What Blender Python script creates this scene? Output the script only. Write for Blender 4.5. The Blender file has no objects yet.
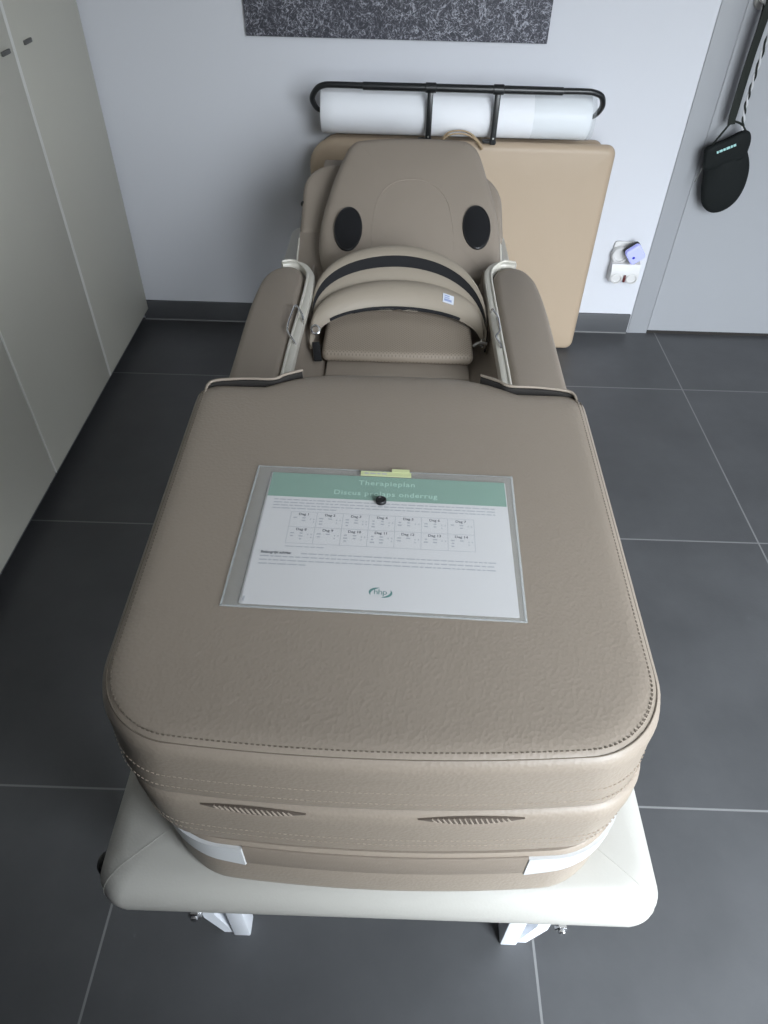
import bpy, bmesh, math, random
from mathutils import Vector, Matrix
random.seed(7)
C = bpy.context.scene.collection
PI = math.pi

# ------------------------------------------------------------------ materials
def new_mat(name):
    m = bpy.data.materials.new(name); m.use_nodes = True
    nt = m.node_tree
    return m, nt, nt.nodes['Principled BSDF']

def mat(name, col, rough=0.5, metal=0.0, bump=0.0, bscale=200.0, vary=0.0, vscale=6.0, spec=0.5, sheen=0.0, coat=0.0):
    m, nt, b = new_mat(name)
    b.inputs['Base Color'].default_value = (*col, 1)
    b.inputs['Roughness'].default_value = rough
    b.inputs['Metallic'].default_value = metal
    b.inputs['Specular IOR Level'].default_value = spec
    if sheen: b.inputs['Sheen Weight'].default_value = sheen
    if coat: b.inputs['Coat Weight'].default_value = coat
    tc = nt.nodes.new('ShaderNodeTexCoord')
    if vary:
        n = nt.nodes.new('ShaderNodeTexNoise'); n.inputs['Scale'].default_value = vscale; n.inputs['Detail'].default_value = 5
        nt.links.new(tc.outputs['Object'], n.inputs['Vector'])
        mx = nt.nodes.new('ShaderNodeMix'); mx.data_type = 'RGBA'
        mx.inputs['A'].default_value = (*[c*(1-vary) for c in col], 1)
        mx.inputs['B'].default_value = (*[min(1, c*(1+vary)) for c in col], 1)
        nt.links.new(n.outputs['Fac'], mx.inputs['Factor']); nt.links.new(mx.outputs['Result'], b.inputs['Base Color'])
    if bump:
        n = nt.nodes.new('ShaderNodeTexNoise'); n.inputs['Scale'].default_value = bscale; n.inputs['Detail'].default_value = 4
        nt.links.new(tc.outputs['Object'], n.inputs['Vector'])
        bp = nt.nodes.new('ShaderNodeBump'); bp.inputs['Strength'].default_value = bump; bp.inputs['Distance'].default_value = 0.002
        nt.links.new(n.outputs['Fac'], bp.inputs['Height']); nt.links.new(bp.outputs['Normal'], b.inputs['Normal'])
    return m

def leather(name, col, rough=0.5, strength=0.22, scale=260, vary=0.04):
    m, nt, b = new_mat(name)
    tc = nt.nodes.new('ShaderNodeTexCoord')
    v = nt.nodes.new('ShaderNodeTexVoronoi'); v.inputs['Scale'].default_value = scale
    nt.links.new(tc.outputs['Object'], v.inputs['Vector'])
    n = nt.nodes.new('ShaderNodeTexNoise'); n.inputs['Scale'].default_value = 5; n.inputs['Detail'].default_value = 6
    nt.links.new(tc.outputs['Object'], n.inputs['Vector'])
    mx = nt.nodes.new('ShaderNodeMix'); mx.data_type = 'RGBA'
    mx.inputs['A'].default_value = (*[c*(1-vary) for c in col], 1); mx.inputs['B'].default_value = (*[c*(1+vary) for c in col], 1)
    nt.links.new(n.outputs['Fac'], mx.inputs['Factor']); nt.links.new(mx.outputs['Result'], b.inputs['Base Color'])
    bp = nt.nodes.new('ShaderNodeBump'); bp.inputs['Strength'].default_value = strength; bp.inputs['Distance'].default_value = 0.0012
    nt.links.new(v.outputs['Distance'], bp.inputs['Height'])
    b2 = nt.nodes.new('ShaderNodeBump'); b2.inputs['Strength'].default_value = 0.05; b2.inputs['Distance'].default_value = 0.01
    nt.links.new(n.outputs['Fac'], b2.inputs['Height']); nt.links.new(bp.outputs['Normal'], b2.inputs['Normal'])
    nt.links.new(b2.outputs['Normal'], b.inputs['Normal'])
    b.inputs['Roughness'].default_value = rough
    return m

TAUPE = (0.298, 0.249, 0.201)
M = {}
M['taupe'] = leather('taupe_leather', TAUPE, 0.46)
M['taupe_fabric'] = mat('taupe_fabric', (0.290, 0.243, 0.198), 0.6, bump=0.25, bscale=500, vary=0.04)
M['taupe_light'] = mat('taupe_lining', (0.35, 0.30, 0.24), 0.55, bump=0.2, bscale=400)
M['taupe_dark'] = mat('taupe_strap', (0.245, 0.202, 0.162), 0.6, bump=0.2, bscale=400)
M['vent_brown'] = mat('vent_mesh_brown', (0.11, 0.086, 0.068), 0.85)
M['gap_shade'] = mat('gap_shade', (0.025, 0.022, 0.02), 0.9)  # near-black colour standing in for shade inside gaps
M['thread'] = mat('stitch_thread', (0.36, 0.30, 0.24), 0.7)
M['thread_mid'] = mat('stitch_thread_dark', (0.16, 0.13, 0.10), 0.8)
M['thread_dark'] = mat('seam_thread', (0.10, 0.085, 0.07), 0.8)
M['cream_plastic'] = mat('cream_plastic', (0.62, 0.59, 0.52), 0.4)
M['white_strip'] = mat('white_strip', (0.60, 0.605, 0.61), 0.4)
M['white_vinyl'] = leather('white_vinyl', (0.45, 0.435, 0.40), 0.42, 0.1, 300, 0.02)
M['white_metal'] = mat('white_metal', (0.78, 0.80, 0.84), 0.35)
M['chrome'] = mat('chrome', (0.75, 0.75, 0.76), 0.18, 1.0)
M['black_plastic'] = mat('black_plastic', (0.012, 0.012, 0.013), 0.45)
M['black_velcro'] = mat('black_velcro', (0.012, 0.012, 0.014), 0.9, bump=0.5, bscale=700)
M['black_metal'] = mat('black_metal', (0.012, 0.013, 0.014), 0.32)
M['tan'] = leather('tan_vinyl', (0.42, 0.325, 0.232), 0.5, 0.12, 300, 0.03)
M['tan_web'] = mat('tan_webbing', (0.36, 0.265, 0.165), 0.7, bump=0.3, bscale=600)
M['paper_roll'] = mat('paper_roll', (0.86, 0.87, 0.90), 0.75, bump=0.15, bscale=90)
M['paper'] = mat('paper', (0.74, 0.71, 0.71), 0.6)
M['green_print'] = mat('green_print', (0.215, 0.37, 0.29), 0.5)
M['green_dark'] = mat('teal_print', (0.06, 0.22, 0.20), 0.5)
M['pale_print'] = mat('pale_print', (0.45, 0.68, 0.57), 0.5)
M['ink'] = mat('ink', (0.13, 0.13, 0.15), 0.7)
M['ink_grey'] = mat('ink_grey', (0.47, 0.47, 0.50), 0.7)
M['yellow_tab'] = mat('yellow_tab', (0.62, 0.66, 0.36), 0.55)
M['wall'] = mat('wall_paint', (0.63, 0.638, 0.675), 0.85, bump=0.06, bscale=120)
M['wall_dark'] = mat('fill_cutting_charcoal', (0.06, 0.06, 0.06), 0.85)  # unseen front wall, made charcoal to cut fill light on the box front
M['ceiling'] = mat('ceiling_paint', (0.86, 0.86, 0.86), 0.9)
M['door'] = mat('door_lacquer', (0.33, 0.338, 0.355), 0.45, bump=0.02, bscale=60)
M['wardrobe'] = mat('wardrobe_laminate', (0.53, 0.515, 0.45), 0.55, bump=0.05, bscale=400)
M['wardrobe_edge'] = mat('wardrobe_edge', (0.72, 0.71, 0.67), 0.5)
M['handle_grey'] = mat('handle_grey', (0.10, 0.10, 0.095), 0.5)
M['base_tile'] = mat('skirting_tile', (0.085, 0.087, 0.092), 0.45, vary=0.15, vscale=8, bump=0.05, bscale=60)
M['grout'] = mat('grout', (0.20, 0.20, 0.20), 0.9)
M['socket_white'] = mat('socket_white', (0.62, 0.61, 0.60), 0.35)
M['switch_red'] = mat('switch_dark_red', (0.10, 0.012, 0.012), 0.35)
M['black_nylon'] = mat('black_nylon', (0.010, 0.012, 0.012), 0.75, bump=0.4, bscale=350, spec=0.15)
M['olive_web'] = mat('olive_webbing', (0.018, 0.021, 0.018), 0.7, bump=0.4, bscale=400, spec=0.2)
M['cord_white'] = mat('cord_white', (0.55, 0.55, 0.56), 0.8)
M['teal_label'] = mat('teal_label', (0.35, 0.60, 0.58), 0.6)
M['sticker'] = mat('care_sticker', (0.66, 0.69, 0.76), 0.5)
M['sticker_blue'] = mat('sticker_print', (0.30, 0.36, 0.56), 0.5)
M['steel'] = mat('brushed_steel', (0.55, 0.54, 0.52), 0.35, 1.0)
M['aluminium'] = mat('window_profile', (0.75, 0.76, 0.77), 0.4)

def lit_violet():
    m, nt, b = new_mat('violet_lit_plastic')
    b.inputs['Base Color'].default_value = (0.45, 0.47, 0.85, 1)
    b.inputs['Emission Color'].default_value = (0.30, 0.32, 1.0, 1); b.inputs['Emission Strength'].default_value = 0.22
    b.inputs['Roughness'].default_value = 0.35
    return m
M['violet'] = lit_violet()
M['blue_dot'] = mat('blue_lens', (0.02, 0.03, 0.45), 0.3)

def clear_plastic():
    m, nt, b = new_mat('clear_plastic')
    out = nt.nodes['Material Output']
    tr = nt.nodes.new('ShaderNodeBsdfTransparent'); tr.inputs['Color'].default_value = (0.96, 0.97, 0.97, 1)
    b.inputs['Base Color'].default_value = (0.80, 0.82, 0.82, 1); b.inputs['Roughness'].default_value = 0.22
    mx = nt.nodes.new('ShaderNodeMixShader'); mx.inputs['Fac'].default_value = 0.13
    nt.links.new(tr.outputs[0], mx.inputs[1]); nt.links.new(b.outputs[0], mx.inputs[2])
    nt.links.new(mx.outputs[0], out.inputs['Surface'])
    return m
M['clear'] = clear_plastic()
def clear2():
    m = clear_plastic(); m.name = 'wrap_film'
    for n in m.node_tree.nodes:
        if n.type == 'MIX_SHADER': n.inputs['Fac'].default_value = 0.12
    return m
M['film'] = clear2()
def weld():
    m = clear_plastic(); m.name = 'welded_plastic'
    for n in m.node_tree.nodes:
        if n.type == 'MIX_SHADER': n.inputs['Fac'].default_value = 0.28
    return m
M['weld'] = weld()
def glass():
    m, nt, b = new_mat('window_glass')
    out = nt.nodes['Material Output']
    tr = nt.nodes.new('ShaderNodeBsdfTransparent'); tr.inputs['Color'].default_value = (0.97, 0.98, 0.98, 1)
    gl = nt.nodes.new('ShaderNodeBsdfGlossy'); gl.inputs['Roughness'].default_value = 0.02
    mx = nt.nodes.new('ShaderNodeMixShader'); mx.inputs['Fac'].default_value = 0.06
    nt.links.new(tr.outputs[0], mx.inputs[1]); nt.links.new(gl.outputs[0], mx.inputs[2]); nt.links.new(mx.outputs[0], out.inputs['Surface'])
    return m
M['glass'] = glass()

def math_node(nt, op, a, b=None):
    n = nt.nodes.new('ShaderNodeMath'); n.operation = op
    for i, v in enumerate((a, b)):
        if v is None: continue
        if isinstance(v, (int, float)): n.inputs[i].default_value = v
        else: nt.links.new(v, n.inputs[i])
    return n.outputs[0]

TILE, TX, TY = 0.75, -0.4735, 2.1127
def floor_mat():
    m, nt, b = new_mat('dark_floor_tiles')
    tc = nt.nodes.new('ShaderNodeTexCoord'); sp = nt.nodes.new('ShaderNodeSeparateXYZ')
    nt.links.new(tc.outputs['Object'], sp.inputs[0])
    ds, ids = [], []
    for ax, o in (('X', TX), ('Y', TY)):
        u = math_node(nt, 'DIVIDE', math_node(nt, 'SUBTRACT', sp.outputs[ax], o), TILE)
        ids.append(math_node(nt, 'FLOOR', u))
        f = math_node(nt, 'FRACT', u)
        ds.append(math_node(nt, 'SUBTRACT', 0.5, math_node(nt, 'ABSOLUTE', math_node(nt, 'SUBTRACT', f, 0.5))))
    d = math_node(nt, 'MINIMUM', ds[0], ds[1])
    g = math_node(nt, 'LESS_THAN', d, 0.0021/TILE*1.0)
    cb = nt.nodes.new('ShaderNodeCombineXYZ'); nt.links.new(ids[0], cb.inputs[0]); nt.links.new(ids[1], cb.inputs[1])
    wn = nt.nodes.new('ShaderNodeTexWhiteNoise'); nt.links.new(cb.outputs[0], wn.inputs['Vector'])
    n = nt.nodes.new('ShaderNodeTexNoise'); n.inputs['Scale'].default_value = 5; n.inputs['Detail'].default_value = 7; n.inputs['Roughness'].default_value = 0.6
    ad = nt.nodes.new('ShaderNodeVectorMath'); nt.links.new(tc.outputs['Object'], ad.inputs[0]); nt.links.new(wn.outputs['Color'], ad.inputs[1])
    nt.links.new(ad.outputs[0], n.inputs['Vector'])
    cr = nt.nodes.new('ShaderNodeValToRGB')
    cr.color_ramp.elements[0].position = 0.3; cr.color_ramp.elements[0].color = (0.062, 0.063, 0.066, 1)
    cr.color_ramp.elements[1].position = 0.75; cr.color_ramp.elements[1].color = (0.085, 0.086, 0.090, 1)
    nt.links.new(n.outputs['Fac'], cr.inputs[0])
    mx = nt.nodes.new('ShaderNodeMix'); mx.data_type = 'RGBA'; mx.inputs['B'].default_value = (0.20, 0.20, 0.20, 1)
    nt.links.new(g, mx.inputs['Factor']); nt.links.new(cr.outputs[0], mx.inputs['A']); nt.links.new(mx.outputs['Result'], b.inputs['Base Color'])
    b.inputs['Roughness'].default_value = 0.42
    n2 = nt.nodes.new('ShaderNodeTexNoise'); n2.inputs['Scale'].default_value = 160; n2.inputs['Detail'].default_value = 4
    nt.links.new(tc.outputs['Object'], n2.inputs['Vector'])
    h = math_node(nt, 'SUBTRACT', n2.outputs['Fac'], math_node(nt, 'MULTIPLY', g, 2.0))
    bp = nt.nodes.new('ShaderNodeBump'); bp.inputs['Strength'].default_value = 0.15; bp.inputs['Distance'].default_value = 0.001
    nt.links.new(h, bp.inputs['Height']); nt.links.new(bp.outputs['Normal'], b.inputs['Normal'])
    return m
M['floor'] = floor_mat()

def poster_mat():
    m, nt, b = new_mat('grass_photo_print')
    tc = nt.nodes.new('ShaderNodeTexCoord')
    def strands(scale, dist, width, seed):
        mp = nt.nodes.new('ShaderNodeMapping'); mp.inputs['Location'].default_value = (seed, seed*1.7, seed*.3)
        nt.links.new(tc.outputs['Object'], mp.inputs['Vector'])
        n = nt.nodes.new('ShaderNodeTexNoise'); n.inputs['Scale'].default_value = scale; n.inputs['Detail'].default_value = 2; n.inputs['Distortion'].default_value = dist
        nt.links.new(mp.outputs[0], n.inputs['Vector'])
        a = math_node(nt, 'ABSOLUTE', math_node(nt, 'SUBTRACT', n.outputs['Fac'], 0.5))
        return math_node(nt, 'MAXIMUM', math_node(nt, 'SUBTRACT', 1.0, math_node(nt, 'DIVIDE', a, width)), 0.0)
    s = strands(17, 2.2, 0.030, 1.0)
    for sc_, di, w, se in ((27, 2.6, 0.035, 4.2), (40, 1.6, 0.04, 8.8), (12, 3.5, 0.018, 13.0)):
        s = math_node(nt, 'ADD', s, strands(sc_, di, w, se))
    big = nt.nodes.new('ShaderNodeTexNoise'); big.inputs['Scale'].default_value = 9; big.inputs['Detail'].default_value = 6
    nt.links.new(tc.outputs['Object'], big.inputs['Vector'])
    s = math_node(nt, 'MULTIPLY', s, math_node(nt, 'ADD', big.outputs['Fac'], 0.05))
    cr = nt.nodes.new('ShaderNodeValToRGB')
    e = cr.color_ramp.elements
    e[0].position = 0.0; e[0].color = (0.045, 0.046, 0.058, 1)
    e[1].position = 1.0; e[1].color = (0.38, 0.385, 0.43, 1)
    k = e.new(0.35); k.color = (0.085, 0.086, 0.105, 1)
    nt.links.new(s, cr.inputs[0]); nt.links.new(cr.outputs[0], b.inputs['Base Color'])
    b.inputs['Roughness'].default_value = 0.6
    return m
M['poster'] = poster_mat()

def dotted(name, col, dot, scale):
    m, nt, b = new_mat(name)
    tc = nt.nodes.new('ShaderNodeTexCoord')
    mp = nt.nodes.new('ShaderNodeMapping'); mp.inputs['Scale'].default_value = (scale, scale, scale); mp.inputs['Rotation'].default_value = (0, 0, PI/4)
    nt.links.new(tc.outputs['Object'], mp.inputs['Vector'])
    sp = nt.nodes.new('ShaderNodeSeparateXYZ'); nt.links.new(mp.outputs[0], sp.inputs[0])
    fs = []
    for ax in 'XY':
        f = math_node(nt, 'SUBTRACT', math_node(nt, 'FRACT', sp.outputs[ax]), 0.5); fs.append(math_node(nt, 'MULTIPLY', f, f))
    g = math_node(nt, 'LESS_THAN', math_node(nt, 'ADD', fs[0], fs[1]), 0.07)
    mx = nt.nodes.new('ShaderNodeMix'); mx.data_type = 'RGBA'; mx.inputs['A'].default_value = (*col, 1); mx.inputs['B'].default_value = (*dot, 1)
    nt.links.new(g, mx.inputs['Factor']); nt.links.new(mx.outputs['Result'], b.inputs['Base Color'])
    bp = nt.nodes.new('ShaderNodeBump'); bp.inputs['Strength'].default_value = 0.5; bp.inputs['Distance'].default_value = 0.001; bp.invert = True
    nt.links.new(g, bp.inputs['Height']); nt.links.new(bp.outputs['Normal'], b.inputs['Normal'])
    b.inputs['Roughness'].default_value = 0.6
    return m
M['perforated'] = dotted('perforated_fabric', (0.35, 0.29, 0.23), (0.24, 0.195, 0.152), 190)
M['grille'] = dotted('speaker_grille', (0.016, 0.016, 0.018), (0.004, 0.004, 0.004), 320)
M['grille'].node_tree.nodes['Principled BSDF'].inputs['Specular IOR Level'].default_value = 0.3
M['grille'].node_tree.nodes['Principled BSDF'].inputs['Roughness'].default_value = 0.28

# ------------------------------------------------------------------ mesh helpers
def finish(bm, angle=40):
    bmesh.ops.remove_doubles(bm, verts=bm.verts, dist=1e-6)
    bmesh.ops.recalc_face_normals(bm, faces=bm.faces)
    lim = math.radians(angle)
    for f in bm.faces: f.smooth = True
    for e in bm.edges:
        if len(e.link_faces) == 2: e.smooth = e.calc_face_angle(0) < lim

def world_loc(o):
    v = Vector((0, 0, 0))
    while o is not None:
        v += o.location; o = o.parent
    return v

def obj(name, bm, m, parent=None, angle=40, base=None):
    """links bm (world coordinates) as one mesh object"""
    finish(bm, angle)
    me = bpy.data.meshes.new(name)
    if parent is not None: off = world_loc(parent)
    else:
        if base is None:
            xs = [v.co for v in bm.verts]
            base = Vector(((min(c.x for c in xs)+max(c.x for c in xs))/2, (min(c.y for c in xs)+max(c.y for c in xs))/2, min(c.z for c in xs)))
        off = Vector(base)
    for v in bm.verts: v.co -= off
    bm.to_mesh(me); bm.free()
    me.materials.append(M[m])
    o = bpy.data.objects.new(name, me); C.objects.link(o)
    if parent is not None: o.parent = parent
    else: o.location = off
    return o

def thing(name, label, cat, loc, group=None):
    o = bpy.data.objects.new(name, None); C.objects.link(o); o.location = loc; o.empty_display_size = 0.05
    o['label'] = label; o['category'] = cat
    if group: o['group'] = group
    return o
def tag(o, label, cat, group=None):
    o['label'] = label; o['category'] = cat
    if group: o['group'] = group
    return o
def struct(name, bm, m, parent=None, angle=40):
    o = obj(name, bm, m, parent, angle, base=(0, 0, 0) if parent is None else None)
    if parent is None: o['kind'] = 'structure'
    return o

def add_loft(bm, rings, cap0=True, cap1=True, closed=True):
    vr = [[bm.verts.new(p) for p in r] for r in rings]
    n = len(vr[0])
    for a, b in zip(vr, vr[1:]):
        for i in range(n if closed else n-1):
            j = (i+1) % n
            bm.faces.new((a[i], a[j], b[j], b[i]))
    if cap0: bm.faces.new(list(reversed(vr[0])))
    if cap1: bm.faces.new(vr[-1])
    return vr

def rrect(cx, cy, hx, hy, r, n=8):
    r4 = r if isinstance(r, (tuple, list)) else (r,)*4       # ++, -+, --, +-
    out = []
    for k, (sx, sy) in enumerate(((1, 1), (-1, 1), (-1, -1), (1, -1))):
        rr = max(min(r4[k], hx-1e-4, hy-1e-4), 1e-4)
        for i in range(n+1):
            a = k*PI/2 + PI/2*i/n
            out.append((cx+sx*(hx-rr)+rr*math.cos(a), cy+sy*(hy-rr)+rr*math.sin(a)))
    return out

def add_slab(bm, cx, cy, hx, hy, r, z0, z1, e=0.01, n=8, en=5, crown=0.0, mtx=None, e_bot=None):
    """rounded-rectangle slab with rounded top and bottom edges"""
    eb = e if e_bot is None else e_bot
    rings = []
    def ring(ins, z):
        rr = [max(q-ins, 0.002) for q in r] if isinstance(r, (tuple, list)) else max(r-ins, 0.002)
        return [Vector((x, y, z)) for x, y in rrect(cx, cy, hx-ins, hy-ins, rr, n)]
    m = min(hx, hy)
    rings.append(ring(min(eb+0.01, m*.6), z0))
    for i in range(en+1):
        a = PI/2*i/en; rings.append(ring(eb*(1-math.sin(a)), z0+eb*(1-math.cos(a))))
    for i in range(en+1):
        a = PI/2*i/en; rings.append(ring(e*(1-math.cos(a)), z1-crown-e*(1-math.sin(a))))
    if crown:
        for k in (0.2, 0.45, 0.75, 0.92):
            rings.append(ring(e+(m-e)*k, z1-crown*(1-k)**2))
    else:
        rings.append(ring(min(e+0.012, m*.7), z1))
    if mtx is not None: rings = [[mtx @ p for p in q] for q in rings]
    add_loft(bm, rings)
    return bm

def add_box(bm, x0, x1, y0, y1, z0, z1, bev=0.0, seg=2):
    vs = [bm.verts.new((x, y, z)) for x in (x0, x1) for y in (y0, y1) for z in (z0, z1)]
    fs = [bm.faces.new([vs[i] for i in q]) for q in ((0, 1, 3, 2), (4, 6, 7, 5), (0, 4, 5, 1), (2, 3, 7, 6), (0, 2, 6, 4), (1, 5, 7, 3))]
    if bev:
        es = list({e for f in fs for e in f.edges})
        bmesh.ops.bevel(bm, geom=es, offset=bev, segments=seg, affect='EDGES', profile=0.5)
    return bm
def box(*a, **k): return add_box(bmesh.new(), *a, **k)

def spline(pts, per=8, closed=False):
    P = [Vector(p) for p in pts]; n = len(P); out = []
    rng = range(n if closed else n-1)
    for i in rng:
        if closed: a, b, c, d = P[(i-1) % n], P[i], P[(i+1) % n], P[(i+2) % n]
        else: a, b, c, d = P[max(i-1, 0)], P[i], P[i+1], P[min(i+2, n-1)]
        for k in range(per):
            t = k/per
            out.append(0.5*((2*b)+(c-a)*t+(2*a-5*b+4*c-d)*t*t+(3*b-a-3*c+d)*t**3))
    if not closed: out.append(P[-1])
    return out

def add_tube(bm, path, r, n=10, closed=False, flat=None, up=(0, 0, 1)):
    """round tube, or an elliptical/flat band when flat=(half width across, half thickness along up)"""
    path = [Vector(p) for p in path]; N = len(path); rings = []
    u = Vector(up)
    prev = None
    for i, p in enumerate(path):
        if closed: t = path[(i+1) % N]-path[(i-1) % N]
        else: t = path[min(i+1, N-1)]-path[max(i-1, 0)]
        t.normalize()
        if flat is not None:
            s = t.cross(u); s = s.normalized() if s.length > 1e-6 else Vector((1, 0, 0)); w = s.cross(t).normalized()
        else:
            if prev is None:
                s = t.cross(u)
                if s.length < 1e-3: s = t.cross(Vector((1, 0, 0)))
                s.normalize()
            else: s = (prev-t*prev.dot(t)).normalized()
            prev = s; w = s.cross(t)
        if flat is not None:
            a, b = flat; c = min(a, b)*0.7
            prof = rrect(0, 0, a, b, c, 2)
            rings.append([p+s*x+w*y for x, y in prof])
        else:
            rr = r(i/(N-1)) if callable(r) else r
            rings.append([p+(s*math.cos(2*PI*k/n)+w*math.sin(2*PI*k/n))*rr for k in range(n)])
    if closed: rings.append(rings[0]); add_loft(bm, rings, False, False)
    else: add_loft(bm, rings)
    return bm
def tube(*a, **k): return add_tube(bmesh.new(), *a, **k)

def add_cyl(bm, p0, p1, r, n=24, bev=0.0, r1=None):
    p0, p1 = Vector(p0), Vector(p1); t = (p1-p0).normalized(); r1 = r if r1 is None else r1
    s = t.cross(Vector((0, 0, 1)))
    if s.length < 1e-3: s = Vector((1, 0, 0))
    s.normalize(); w = s.cross(t)
    L = (p1-p0).length
    prof = [(0, r-bev), (bev, r), (L-bev, r1), (L, r1-bev)] if bev else [(0, r), (L, r1)]
    add_loft(bm, [[p0+t*h+(s*math.cos(2*PI*k/n)+w*math.sin(2*PI*k/n))*q for k in range(n)] for h, q in prof])
    return bm
def cyl(*a, **k): return add_cyl(bmesh.new(), *a, **k)

def add_prism(bm, poly, axis, a, b, bev=0.0):
    """poly: 2D points in the plane across axis ('x': (y,z), 'y': (x,z), 'z': (x,y))"""
    f = {'x': lambda p, t: (t, p[0], p[1]), 'y': lambda p, t: (p[0], t, p[1]), 'z': lambda p, t: (p[0], p[1], t)}[axis]
    add_loft(bm, [[Vector(f(p, a)) for p in poly], [Vector(f(p, b)) for p in poly]])
    if bev: bmesh.ops.bevel(bm, geom=[e for e in bm.edges if e.calc_face_angle(0) > 0.5], offset=bev, segments=3, affect='EDGES', profile=0.5)
    return bm

def text_bm(body, size, mtx, align='CENTER', bold=0.0, spacing=1.0):
    cu = bpy.data.curves.new('lettering', 'FONT'); cu.body = body; cu.size = size; cu.align_x = align; cu.align_y = 'CENTER'
    cu.offset = bold; cu.space_character = spacing; cu.resolution_u = 3
    o = bpy.data.objects.new('lettering', cu); C.objects.link(o)
    dg = bpy.context.evaluated_depsgraph_get()
    me = bpy.data.meshes.new_from_object(o.evaluated_get(dg))
    bm = bmesh.new(); bm.from_mesh(me)
    bpy.data.objects.remove(o); bpy.data.meshes.remove(me); bpy.data.curves.remove(cu)
    bm.transform(mtx)
    return bm

# ------------------------------------------------------------------ the room
XL, XR, YF, YB, H = -1.62, 1.95, -0.36, 2.509, 2.55
struct('floor', box(XL, XR, YF, YB, -0.06, 0.0), 'floor')
struct('ceiling', box(XL, XR, YF, YB, H, H+0.06), 'ceiling')
struct('wall_back', box(XL-.1, XR+.1, YB, YB+0.1, -0.06, H+.06), 'wall')
struct('wall_left', box(XL-0.1, XL, YF-.1, YB, -0.06, H+.06), 'wall')
WX0, WX1, WZ0, WZ1 = 0.46, 1.80, 0.06, 2.30
struct('wall_right', box(XR, XR+0.1, YF-.1, YB, -0.06, H+.06), 'wall')
WT = 0.36                      # unseen wall depth, added so the reveal blocks oblique light to the left
bm = bmesh.new()
add_box(bm, XL-.1, WX0, YF-WT, YF, -0.06, H+.06); add_box(bm, WX1, XR+.1, YF-WT, YF, -0.06, H+.06)
add_box(bm, WX0, WX1, YF-WT, YF, -0.06, WZ0); add_box(bm, WX0, WX1, YF-WT, YF, WZ1, H+.06)
struct('wall_front', bm, 'wall_dark')
wf = bmesh.new(); t_ = 0.05; G = YF-WT
add_box(wf, WX0, WX0+t_, G+.01, G+.07, WZ0, WZ1); add_box(wf, WX1-t_, WX1, G+.01, G+.07, WZ0, WZ1)
add_box(wf, WX0+t_, WX1-t_, G+.01, G+.07, WZ0, WZ0+t_); add_box(wf, WX0+t_, WX1-t_, G+.01, G+.07, WZ1-t_, WZ1)
win = struct('window_1', wf, 'aluminium')
obj('window_pane', box(WX0+t_, WX1-t_, G+.037, G+.043, WZ0+t_, WZ1-t_), 'glass', win)
# skirting: dark tile strip with a pale grout line at its foot
bb = struct('baseboard_back', box(-0.985, 0.912, YB-0.010, YB, 0.003, 0.078, bev=0.0015), 'base_tile')
obj('grout_line', box(-0.985, 0.912, YB-0.0125, YB, 0.0, 0.0045), 'grout', bb)
# door in the back wall
door = bpy.data.objects.new('door_1', None); C.objects.link(door); door.location = (1.4, YB, 0); door['kind'] = 'structure'
bm = bmesh.new(); add_box(bm, 0.917, 0.992, YB-0.005, YB, 0.0, 2.14, bev=0.001)
add_box(bm, 0.992, 1.94, YB-0.005, YB, 2.065, 2.14, bev=0.001)
obj('door_casing', bm, 'door', door)
obj('door_leaf', box(0.9935, 1.90, YB-0.0040, YB, 0.014, 2.064), 'door', door)
obj('door_gap_shade', box(0.9925, 1.90, YB-0.002, YB, 0.0, 0.0138), 'gap_shade', door)  # dark strip painted in as the shade below the door leaf
hb = bmesh.new()
add_cyl(hb, (1.030, YB-0.0055, 1.072), (1.030, YB-0.014, 1.072), 0.024, bev=0.002)
add_tube(hb, spline([(1.030, YB-0.014, 1.072), (1.030, YB-0.052, 1.072), (1.037, YB-0.064, 1.072), (1.065, YB-0.067, 1.072), (1.155, YB-0.067, 1.070)], 6), 0.0095, 12)
obj('door_handle', hb, 'steel', door)

# ------------------------------------------------------------------ wardrobes along the left wall
WF = -0.965
def wardrobe(y0, ys, y1, label, gap):
    t = thing('wardrobe', label, 'wardrobe', (-1.3, (y0+y1)/2, 0), 'tall grey wardrobe units along the left wall')
    obj('carcass', box(-1.61, WF-.0195, y0+.001, y1-.001, 0.046, 2.52), 'wardrobe_edge', t)
    obj('plinth', box(-1.61, WF-.030, y0+.001, y1-.001, 0.0, 0.046), 'base_tile', t)
    for a, b, hy, e in ((y0+.002, ys-gap/2, ys-.055, 1), (ys+gap/2, y1-.002, ys+.080, -1)):
        d = obj('door', box(WF-.018, WF, a, b, 0.046, 2.50, bev=0.001), 'wardrobe', t)
        ye = b if e > 0 else a
        obj('edge_band', box(WF-.0185, WF+.0004, ye-gap*.5-.0005, ye+gap*.5, 0.0465, 2.4995), 'wardrobe_edge', d)
        if e > 0: obj('edge_band', box(WF-.0185, WF+.0004, a-.0015, a+.0025, 0.0465, 2.4995), 'wardrobe_edge', d)
        hm = bmesh.new(); add_box(hm, WF, WF+.006, hy-.022, hy+.022, 0.991, 1.001, bev=0.0015)
        obj('knob', hm, 'handle_grey', d)
    return t
wardrobe(1.5120, 2.022, 2.500, 'light grey two-door wardrobe unit standing in the corner against the back wall', 0.007)
wardrobe(0.490, 1.000, 1.5095, 'light grey wardrobe unit at the left edge of the photo, nearer than the corner unit', 0.005)

# ------------------------------------------------------------------ poster
p = obj('wall_poster', box(-0.473, 0.430, YB-0.014, YB, 0.952, 1.55, bev=0.0015), 'poster')
tag(p, 'unframed black and white photo print of tangled grass on the white back wall', 'poster')

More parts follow.
